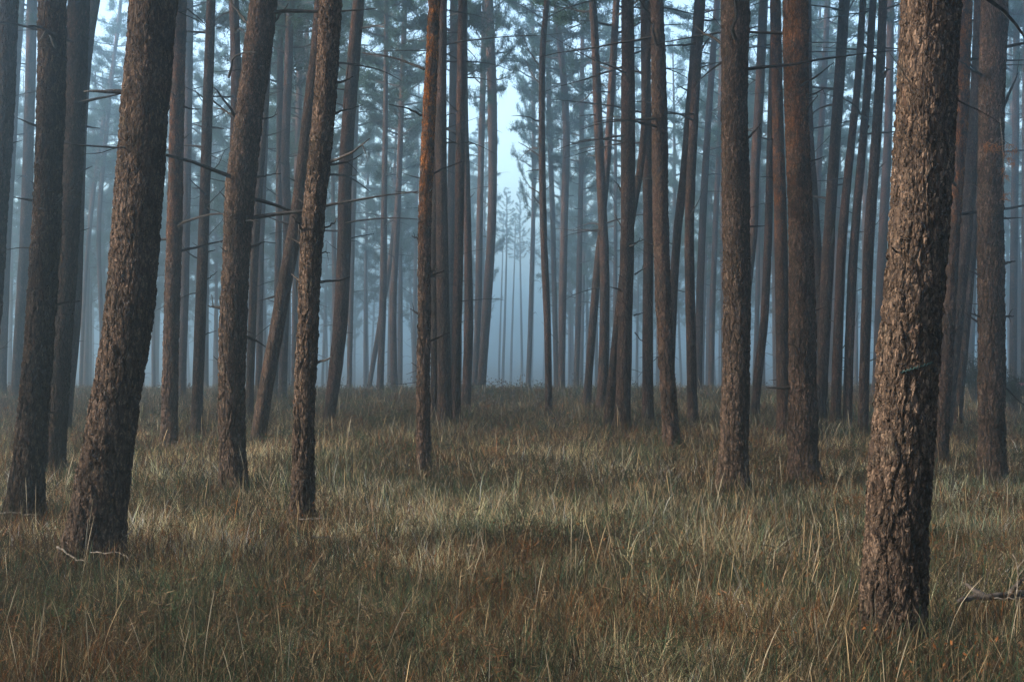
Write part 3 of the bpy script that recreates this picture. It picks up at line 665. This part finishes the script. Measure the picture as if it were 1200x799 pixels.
# ------------------------------------------------------------------ grass and litter (nobody could count it)
TR = [(t['x'], t['d'], t['r']) for t in TREES.values() if t['d'] < 50]

def clear_of_trunks(x, y, m=0.03):
    ok = np.ones(len(x), bool)
    for tx, ty, r in TR: ok &= (x - tx) ** 2 + (y - ty) ** 2 > (r + m) ** 2
    return ok

def scatter(n, y0, y1, power, margin=1.6):
    u = rng.random(n)
    if abs(power - 1) < 1e-6: y = y0 * (y1 / y0) ** u
    else: y = (y0 ** (1 - power) + u * (y1 ** (1 - power) - y0 ** (1 - power))) ** (1 / (1 - power))
    x = (rng.random(n) * 2 - 1) * (0.375 * y + margin)
    return x, y

STRAW = np.array([0.45, 0.325, 0.175]); PALE = np.array([0.55, 0.46, 0.31]); OLIVE = np.array([0.080, 0.082, 0.042]); SAGE = np.array([0.20, 0.22, 0.135])
GREEN = np.array([0.050, 0.092, 0.050]); RUST = np.array([0.24, 0.095, 0.032]); BROWN = np.array([0.095, 0.060, 0.036])

def near_trunk(x, y):
    k = np.ones(len(x))
    for tx, ty, rr in TR:
        if ty < 26: k = np.minimum(k, np.clip(((x - tx) ** 2 + ((y - ty) * 0.5 + 0.2) ** 2) ** 0.5 / (0.6 + rr), 0.22, 1))
    for px, d, rx, ry in ((1172, 7.75, 0.42, 0.5), (112, 9.9, 0.42, 0.55), (375, 11.3, 0.35, 0.5), (22, 12.0, 0.3, 0.4)):      # trampled round the fallen sticks
        k = np.minimum(k, np.clip((((x - px_to_x(px, d)) / rx) ** 2 + ((y - d) / ry) ** 2) ** 0.5 * 0.8, 0.25, 1))
    return k

def blades(bx, by, bz, az, L, W, lean, bend, col, levels=4, head=None):
    n = len(bx)
    s = np.linspace(0, 1, levels)
    ang = lean[:, None] + bend[:, None] * s[None]                 # from vertical
    ds = (L / (levels - 1))[:, None]
    h = np.concatenate([np.zeros((n, 1)), np.cumsum(np.sin(ang[:, :-1]) * ds, 1)], 1)
    z = np.concatenate([np.zeros((n, 1)), np.cumsum(np.cos(ang[:, :-1]) * ds, 1)], 1)
    cx, sx = np.cos(az)[:, None], np.sin(az)[:, None]
    px = bx[:, None] + h * cx; py = by[:, None] + h * sx; pz = bz[:, None] + z
    wa = az + rng.normal(0, 0.9, n) + np.pi / 2
    prof = (1 - s ** 2.2)[None] * np.ones((n, 1)) if head is None else head[None] * np.ones((n, 1))
    w = 0.5 * W[:, None] * prof
    wx = np.cos(wa)[:, None] * w; wy = np.sin(wa)[:, None] * w
    Lf = np.stack([px - wx, py - wy, pz], -1); Rt = np.stack([px + wx, py + wy, pz], -1)
    vs = np.stack([Lf, Rt], 2).reshape(n, levels * 2, 3)          # tip degenerates to a sliver
    vs = vs.reshape(-1, 3)
    b = (np.arange(n) * levels * 2)[:, None]
    k = np.arange(levels - 1)[None] * 2
    q = np.stack([b + k, b + k + 1, b + k + 3, b + k + 2], -1).reshape(-1, 4)
    return vs, q, np.repeat(col, levels * 2, 0)

def grass_field():
    V = []; Q = []; K = []; off = 0
    def put(v, q, c):
        nonlocal off
        V.append(v); Q.append(q + off); K.append(c); off += len(v)
    # tufts
    nt = 74000
    tx, ty = scatter(nt, 5.0, 80, 1.15)
    ok = clear_of_trunks(tx, ty) & (rng.random(nt) < np.clip((vnoise(tx * 2.9, ty * 2.9, 17) - 0.34) * 4, 0.06, 1) + np.clip((ty - 25) / 20, 0, 1)); tx, ty = tx[ok], ty[ok]; nt = len(tx)
    per = 22
    a = fbm(tx * 0.55, ty * 0.55, 21); b = fbm(tx * 0.9 + 30, ty * 0.7, 41); c = fbm(tx * 1.6, ty * 1.6 + 9, 61); e = fbm(tx * 0.25, ty * 0.25, 77)
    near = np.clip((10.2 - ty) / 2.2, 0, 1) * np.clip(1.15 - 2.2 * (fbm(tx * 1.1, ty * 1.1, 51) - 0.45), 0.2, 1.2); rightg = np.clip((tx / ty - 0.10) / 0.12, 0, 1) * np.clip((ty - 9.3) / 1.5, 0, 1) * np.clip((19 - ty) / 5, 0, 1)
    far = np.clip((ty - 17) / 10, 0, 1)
    wg = np.clip((a - 0.50) * 5 + near * 0.75 - 0.12, 0.03, 0.8)       # green share
    ws = np.clip(rightg * 0.9 + (b - 0.5) * 0.8, 0, 0.9)              # sage share
    wr = np.clip((c - 0.56) * 7, 0, 0.9)                              # rust share
    hgt = (0.07 + 0.27 * fbm(tx * 0.8, ty * 0.8, 5)) * np.where(rng.random(nt) < 0.3, rng.uniform(0.9, 1.5, nt), rng.uniform(0.45, 1.0, nt)) * near_trunk(tx, ty)
    shade = 1.28 * np.exp(rng.normal(0, 0.48, nt)); kind = rng.random(nt)
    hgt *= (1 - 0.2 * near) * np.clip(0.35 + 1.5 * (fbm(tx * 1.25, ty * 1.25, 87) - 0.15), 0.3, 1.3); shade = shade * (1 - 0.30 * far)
    i = np.repeat(np.arange(nt), per); n = len(i)
    sp = (0.035 + 0.008 * ty[i]) * rng.uniform(0.5, 1.2, nt)[i]
    bx = tx[i] + rng.normal(0, 1, n) * sp; by = ty[i] + rng.normal(0, 1, n) * sp
    u = rng.random(n)
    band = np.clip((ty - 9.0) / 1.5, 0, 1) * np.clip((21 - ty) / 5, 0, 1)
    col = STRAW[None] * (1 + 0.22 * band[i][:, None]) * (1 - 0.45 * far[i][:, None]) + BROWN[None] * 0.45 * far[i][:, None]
    pick = np.clip(kind[i] + rng.normal(0, 0.22, n), 0, 1)
    col = np.where((pick < wg[i])[:, None], GREEN * 0.6 + OLIVE * 0.4, col)
    p2 = rng.random(n); col = np.where((p2 < ws[i] * 0.75)[:, None], SAGE, col)
    p3 = rng.random(n); col = np.where((p3 < wr[i] * 0.42)[:, None], RUST, col)
    p4 = rng.random(n); col = np.where((p4 < 0.10 + 0.15 * (e[i] > 0.55))[:, None], BROWN, col)
    p5 = rng.random(n); col = np.where((p5 < 0.045)[:, None], PALE, col)
    p6 = rng.random(n); col = np.where((p6 < 0.06)[:, None], OLIVE, col)
    col = col * shade[i][:, None] * rng.uniform(0.6, 1.4, (n, 1)) * (1 + rng.normal(0, 0.06, (n, 3)))
    L = hgt[i] * rng.uniform(0.5, 1.35, n)
    W = np.maximum(0.0020, 0.00026 * by) * rng.uniform(0.6, 1.5, n)
    az = np.arctan2(by - ty[i], bx - tx[i]) + rng.normal(0, 0.9, n)
    lean = np.abs(rng.normal(0.2, 0.42, n)); bend = np.abs(rng.normal(0.9, 0.9, n))
    W = W * np.where(p5 < 0.045, 0.65, 1.0); L = L * np.where(p5 < 0.045, 0.8, 1.0)
    ok = clear_of_trunks(bx, by, -0.01)
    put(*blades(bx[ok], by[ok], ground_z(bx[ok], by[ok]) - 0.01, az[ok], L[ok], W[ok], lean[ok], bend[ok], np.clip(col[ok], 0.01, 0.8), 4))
    # short dense undergrowth, lying matted blades
    n = 260000
    bx, by = scatter(n, 5.0, 50, 1.5); ok = clear_of_trunks(bx, by, 0); bx, by = bx[ok], by[ok]; n = len(bx)
    t = rng.random((n, 1)); cc = fbm(bx * 0.9, by * 0.9, 91)[:, None]
    col = np.where(t < 0.35, BROWN, np.where(t < 0.6, OLIVE, np.where(t < 0.78, STRAW * 0.8, np.where(t < 0.78 + 0.2 * (cc > 0.5), RUST * 0.8, GREEN)))) * rng.uniform(0.35, 0.95, (n, 1))
    put(*blades(bx, by, ground_z(bx, by) + rng.uniform(0, 0.06, n), rng.uniform(0, 6.28, n), rng.uniform(0.08, 0.28, n), np.maximum(0.0035, 0.00045 * by) * rng.uniform(0.7, 1.6, n),
                np.abs(rng.normal(0.7, 0.45, n)), rng.normal(0.5, 0.5, n), np.clip(col, 0.01, 0.8), 4))
    # seed stalks
    n = 2300
    bx, by = scatter(n, 5.6, 45, 1.1); f = fbm(bx * 0.6, by * 0.6, 33); ok = clear_of_trunks(bx, by, 0) & (rng.random(n) < np.clip((f - 0.3) * 2.6, 0.05, 1)); bx, by = bx[ok], by[ok]; n = len(bx)
    col = np.where(rng.random((n, 1)) < 0.7, PALE * 0.8, STRAW) * rng.uniform(0.65, 1.15, (n, 1))
    head = np.array([1, 0.9, 0.8, 0.75, 2.1, 2.4, 0.1])
    put(*blades(bx, by, ground_z(bx, by), rng.uniform(0, 6.28, n), rng.uniform(0.30, 0.62, n), np.maximum(0.0014, 0.00019 * by), np.abs(rng.normal(0.08, 0.13, n)), np.abs(rng.normal(0.2, 0.3, n)), np.clip(col, 0.01, 0.8), 7, head))
    me = make_mesh('grass', np.vstack(V), None, np.vstack(Q), False, [M_LEAF])
    kk = np.vstack(K); at = me.attributes.new('Col', 'FLOAT_COLOR', 'POINT')
    at.data.foreach_set('color', np.hstack([kk, np.ones((len(kk), 1))]).astype(np.float32).ravel())
    return me
tag(link('grass', grass_field()), kind='stuff')

def heath():
    """low twiggy heath clumps, brown and dull green, breaking up the grass"""
    mb = []; n = 7000
    x, y = scatter(n, 5.2, 60, 1.0, 2.0); f = fbm(x * 0.5 + 60, y * 0.5, 203)
    ok = clear_of_trunks(x, y, 0.05) & (rng.random(n) < np.clip((f - 0.41) * 6, 0.06, 1)); x, y = x[ok], y[ok]; n = len(x)
    x2, y2 = rng.uniform(-21, 21, 700), rng.uniform(31, 47, 700)                    # bigger clumps along the far rise
    k2 = clear_of_trunks(x2, y2, 0.1) & (fbm(x2 * 0.35, y2 * 0.35, 303) > 0.47); x = np.concatenate([x, x2[k2]]); y = np.concatenate([y, y2[k2]]); n2 = len(x) - n; n = len(x)
    per = 70; i = np.repeat(np.arange(n), per); m = len(i)
    R = (0.06 + 0.10 * rng.random(n)) * (1 + y / 40); H = (0.08 + 0.16 * rng.random(n)) * near_trunk(x, y); H[n - n2:] *= rng.uniform(1.0, 2.6, n2); R[n - n2:] *= rng.uniform(1.0, 2.2, n2)
    u = rng.normal(0, 1, (m, 3)); u /= np.linalg.norm(u, axis=1)[:, None]; u[:, 2] = np.abs(u[:, 2]); rad = rng.random(m) ** 0.4
    c = np.stack([x[i] + u[:, 0] * R[i] * rad, y[i] + u[:, 1] * R[i] * rad, ground_z(x, y)[i] + u[:, 2] * H[i] * rad * 1.3], 1)
    v = u * 0.7 + rng.normal(0, 0.6, (m, 3)); v[:, 2] = np.abs(v[:, 2]) * 0.8; v /= np.linalg.norm(v, axis=1)[:, None]
    s = np.cross(v, rng.normal(0, 1, (m, 3))); s /= np.linalg.norm(s, axis=1)[:, None]
    L = (rng.uniform(0.03, 0.085, m))[:, None]; w = (np.maximum(0.0026, 0.0004 * y[i]) * rng.uniform(0.6, 1.4, m))[:, None]
    vs = np.stack([c - s * w, c + s * w, c + v * L], 1).reshape(-1, 3)
    pal = np.array([[0.095, 0.060, 0.034], [0.060, 0.047, 0.028], [0.055, 0.070, 0.034], [0.15, 0.070, 0.030], [0.17, 0.125, 0.072]])
    col = pal[rng.choice(5, n, p=[.27, .25, .2, .16, .12])][i] * rng.uniform(0.6, 1.5, (m, 1))
    me = make_mesh('heather', vs, np.arange(m * 3).reshape(-1, 3), None, False, [M_LEAF])
    k = np.repeat(col, 3, 0); at = me.attributes.new('Col', 'FLOAT_COLOR', 'POINT')
    at.data.foreach_set('color', np.hstack([k, np.ones((len(k), 1))]).astype(np.float32).ravel())
    return me
tag(link('heather', heath()), kind='stuff')

def leaf_litter():
    """small curled rust and ochre leaves, in drifts and caught among the blades"""
    n = 42000
    x, y = scatter(n, 5.0, 30, 1.7); f = fbm(x * 0.75, y * 0.75, 123); g = fbm(x * 2.1, y * 2.1, 143)
    ok = clear_of_trunks(x, y, 0.0) & (rng.random(n) < np.clip((f - 0.46) * 5, 0.04, 1) * np.clip((g - 0.3) * 3, 0.1, 1)); x, y = x[ok], y[ok]; f = f[ok]; n = len(x)
    ex, ey = [], []                                                                  # shed bark and leaves gather round the feet of the near trunks
    for tx, ty, rr in TR:
        if ty < 24:
            q = 420; a = rng.uniform(0, 6.283, q); s = rr + np.abs(rng.normal(0, 0.28, q)) + 0.01; ex.append(tx + np.cos(a) * s); ey.append(ty + np.sin(a) * s)
    ex, ey = np.concatenate(ex), np.concatenate(ey); x = np.concatenate([x, ex]); y = np.concatenate([y, ey]); f = np.concatenate([f, np.full(len(ex), 0.45)]); n0, n = n, len(x)
    z = ground_z(x, y) + rng.uniform(0.02, 0.26, n) * np.clip((f - 0.4) * 4, 0.25, 1)
    c = np.stack([x, y, z], 1)
    d1 = rng.normal(0, 1, (n, 3)); d1 /= np.linalg.norm(d1, axis=1)[:, None]
    d2 = np.cross(d1, rng.normal(0, 1, (n, 3))); d2 /= np.linalg.norm(d2, axis=1)[:, None]; d3 = np.cross(d1, d2)
    L = (rng.uniform(0.007, 0.019, n) * np.maximum(1, y / 12))[:, None]; W = L * rng.uniform(0.3, 0.6, (n, 1)); B = L * rng.uniform(-0.3, 0.4, (n, 1))
    vs = np.stack([c - d1 * L, c - d2 * W + d3 * B, c + d1 * L, c + d2 * W + d3 * B], 1).reshape(-1, 3)
    b = np.arange(n)[:, None] * 4
    t = np.concatenate([b + [0, 1, 2], b + [0, 2, 3]])
    me = make_mesh('fallen_leaves', vs, t, None, False, [M_LEAF])
    pal = np.array([[0.20, 0.080, 0.028], [0.25, 0.115, 0.04], [0.14, 0.062, 0.028], [0.10, 0.058, 0.034], [0.30, 0.19, 0.09]])
    col = pal[rng.choice(5, n, p=[.3, .15, .28, .22, .05])] * rng.uniform(0.6, 1.2, (n, 1))
    k = np.repeat(col, 4, 0); at = me.attributes.new('Col', 'FLOAT_COLOR', 'POINT')
    at.data.foreach_set('color', np.hstack([k, np.ones((len(k), 1))]).astype(np.float32).ravel())
    return me
tag(link('fallen_leaves', leaf_litter()), kind='stuff')

# ------------------------------------------------------------------ fallen sticks
def stick(label, pts, wpx, d, mat, lift=0.05, dys=None, forks=()):
    """pts in photo pixels at distance d (each with its own small depth offset)"""
    x0 = px_to_x(pts[0][0], d); zb = gz(x0, d)
    P = []
    for k, (px, py) in enumerate(pts):
        dd = d + (dys[k] if dys else 0); P.append((px_to_x(px, dd), dd, px_to_z(py, dd)))
    P = np.array(P)
    P[:, 2] = np.maximum(P[:, 2], ground_z(P[:, 0], P[:, 1]) + lift)
    tp = np.concatenate([[0], np.cumsum(np.linalg.norm(np.diff(P, axis=0), axis=1))]); ts = np.linspace(0, tp[-1], 14)
    Q = spline(np.hstack([tp[:, None], P]), ts) + rng.normal(0, 0.004, (14, 3))
    r = 0.36 * wpx / F * d
    o0 = Q[0].copy(); mb = MB(); mb.tube(Q - o0, r * (1 - 0.6 * np.linspace(0, 1, 14)) * rng.uniform(0.85, 1.15, 14), 8)
    v, q, t = tube(Q[:2] - o0, np.array([r, r]), 8)
    for k, (dx, dy, dz) in forks:
        e = Q[k] + np.array([dx, dy, dz]); m = (Q[k] + e) / 2 + rng.normal(0, 0.01, 3)
        mb.tube(np.array([Q[k], m, e]) - o0, np.array([.7, .5, .25]) * r, 6)
    o = link('fallen_branch', mb.mesh('fallen_branch', [mat]), None, o0)
    return tag(o, label, 'branch', 'dead sticks lying in the grass')

stick('pale split stick slanting down in front of the thick leaning pine', [(67, 641), (80, 649), (92, 657), (106, 662)], 4.2, 10.0, M_PALE, 0.10, [0, -.1, -.2, -.3])
stick('pale thin stick arching low over the grass below the thick leaning pine', [(105, 655), (116, 650), (128, 648), (141, 649), (151, 668)], 2.6, 10.0, M_PALE, 0.12, [0, -.05, -.1, -.1, -.3])
stick('brown stick poking upward beside the thick leaning pine', [(124, 648), (134, 638), (146, 629), (157, 619)], 3.4, 10.1, M_PALE, 0.12, [0, .02, .05, .1], [(8, (0.0, 0, 0.05))])
stick('crooked thin twig propped up against the thick leaning pine', [(103, 652), (110, 643), (118, 635), (128, 640)], 2.0, 10.15, M_DEAD, 0.12)
stick('pale bowed stick across the foot of the dark shade-toned pine', [(-4, 602), (12, 601), (30, 603), (46, 611)], 3.2, 12.2, M_PALE, 0.14)
stick('pale stick lying flat in the grass under the knotty pine', [(350, 625), (364, 627), (380, 628), (394, 630)], 2.8, 11.5, M_PALE, 0.16)
stick('short pale stick lying below the flat one near the knotty pine', [(366, 652), (376, 653), (390, 656)], 2.6, 10.5, M_PALE, 0.16)
stick('dark rotting branch lying at the right edge past the thickest pine', [(1225, 712), (1195, 715), (1165, 717), (1140, 719), (1126, 717)], 17, 8.0, M_DEAD, 0.17, [0.2, .1, 0, 0, -.1], [(6, (0.05, -0.1, 0.12)), (9, (-0.08, 0.1, 0.06))])
stick('bare pale forked twig standing up from the rotting branch', [(1191, 716), (1192, 690), (1193, 668), (1200, 655)], 3.2, 7.95, M_PALE, 0.12, None, [(8, (0.09, 0.0, 0.09)), (10, (-0.03, 0, 0.08)), (3, (-0.06, 0, 0.03))])
stick('pale thin twig lying flat along the rotting branch', [(1165, 713), (1180, 713), (1200, 712), (1222, 710)], 2.6, 7.75, M_PALE, 0.20)

# ------------------------------------------------------------------ low dark bushes in the shade at the right
def bush(label, px, d, w, h, dens):
    x = px_to_x(px, d); zb = gz(x, d); r = random.Random(int(px)); mb = MB()
    root = empty('bush', (x, d, zb)); tag(root, label, 'bush')
    st = MB()
    for i in range(16):
        a = r.uniform(0, 6.28); e = np.array([math.cos(a) * w * r.uniform(.3, 1), math.sin(a) * w * r.uniform(.3, 1) * 0.7, h * r.uniform(.5, 1)])
        m = e * 0.5 + np.array([0, 0, h * 0.12]); st.tube(np.array([[0, 0, -0.05], m, e]), np.array([0.014, 0.009, 0.004]), 5)
        for k in range(dens):
            p = m + (e - m) * r.random() + np.array([r.gauss(0, .1), r.gauss(0, .1), r.gauss(0, .08)])
            needles(mb, p, e, 14, 0.11, 0.016, (0.030, 0.036, 0.022), 0.07)
    link('stems', st.mesh('stems', [M_DEAD]), root)
    link('foliage', mb.mesh('foliage', [M_DEAD, M_NEEDLE], False, True), root)
bush('low dark bush past the rusty-needled pine at the right edge', 1194, 30, 1.0, 0.85, 12)
bush('small dark evergreen bush showing between the leaning pair and the rusty-needled pine', 1142, 34, 0.4, 1.3, 10)

# ------------------------------------------------------------------ fog, sky, sun
def haze_box():
    bpy_verts = np.array([(x, y, z) for x in (-520, 520) for y in (-70, 920) for z in (-46, 24.5)], float)
    q = np.array([(0, 1, 3, 2), (4, 6, 7, 5), (0, 4, 5, 1), (2, 3, 7, 6), (0, 2, 6, 4), (1, 5, 7, 3)])
    m, nt, nodes, links = new_mat('fog')
    out = N(nodes, 'ShaderNodeOutputMaterial'); v = N(nodes, 'ShaderNodeVolumePrincipled')
    v.inputs['Color'].default_value = (0.73, 0.90, 0.96, 1); v.inputs['Density'].default_value = HAZE; v.inputs['Density Attribute'].default_value = ''
    v.inputs['Anisotropy'].default_value = 0.88
    links.new(v.outputs[0], out.inputs['Volume'])
    m.cycles.homogeneous_volume = True
    tag(link('haze', make_mesh('haze', bpy_verts, None, q, False, [m])), kind='stuff')
HAZE = 0.0086
haze_box()

SUN_EL, SUN_AZ = math.radians(25), math.radians(-98)      # azimuth from +Y, clockwise: left of and a little behind the camera
w = bpy.data.worlds.new('World'); S.world = w; w.use_nodes = True
nt = w.node_tree; nt.nodes.clear()
sky = nt.nodes.new('ShaderNodeTexSky'); sky.sky_type = 'NISHITA'; sky.sun_disc = False
sky.sun_elevation = SUN_EL; sky.sun_rotation = SUN_AZ; sky.air_density = 1.0; sky.dust_density = 1.6; sky.ozone_density = 1.0
bg = nt.nodes.new('ShaderNodeBackground'); bg.inputs[1].default_value = 0.15
wo = nt.nodes.new('ShaderNodeOutputWorld')
nt.links.new(sky.outputs[0], bg.inputs[0]); nt.links.new(bg.outputs[0], wo.inputs[0])

sd = Vector((math.sin(SUN_AZ) * math.cos(SUN_EL), math.cos(SUN_AZ) * math.cos(SUN_EL), math.sin(SUN_EL)))
sl = bpy.data.lights.new('sun', 'SUN'); sl.energy = 3.4; sl.angle = math.radians(8); sl.color = (1.0, 0.92, 0.82)
so = bpy.data.objects.new('sun', sl); C.objects.link(so); so.rotation_mode = 'QUATERNION'; so.rotation_quaternion = sd.to_track_quat('Z', 'Y'); so.location = sd * 60

S.view_settings.view_transform = 'Standard'; S.view_settings.look = 'None'; S.view_settings.gamma = 1; S.view_settings.exposure = 2.12
cy = S.cycles
cy.use_denoising = True; cy.denoising_input_passes = 'RGB_ALBEDO_NORMAL'; cy.denoising_prefilter = 'ACCURATE'; cy.denoiser = 'OPENIMAGEDENOISE'
cy.max_bounces = 4; cy.diffuse_bounces = 0; cy.glossy_bounces = 1; cy.transmission_bounces = 2; cy.volume_bounces = 1; cy.transparent_max_bounces = 4
cy.use_adaptive_sampling = False; cy.sample_clamp_indirect = 0.6; cy.sample_clamp_direct = 3.0


# ------------------------------------------------------------------ camera
cam = bpy.data.cameras.new('camera'); cam.lens = 50; cam.sensor_width = 36; cam.clip_end = 3000; cam.clip_start = 0.05
co = bpy.data.objects.new('camera', cam); C.objects.link(co); co.location = (0, 0, CAM_H); co.rotation_euler = (math.radians(90), 0, 0)
S.camera = co
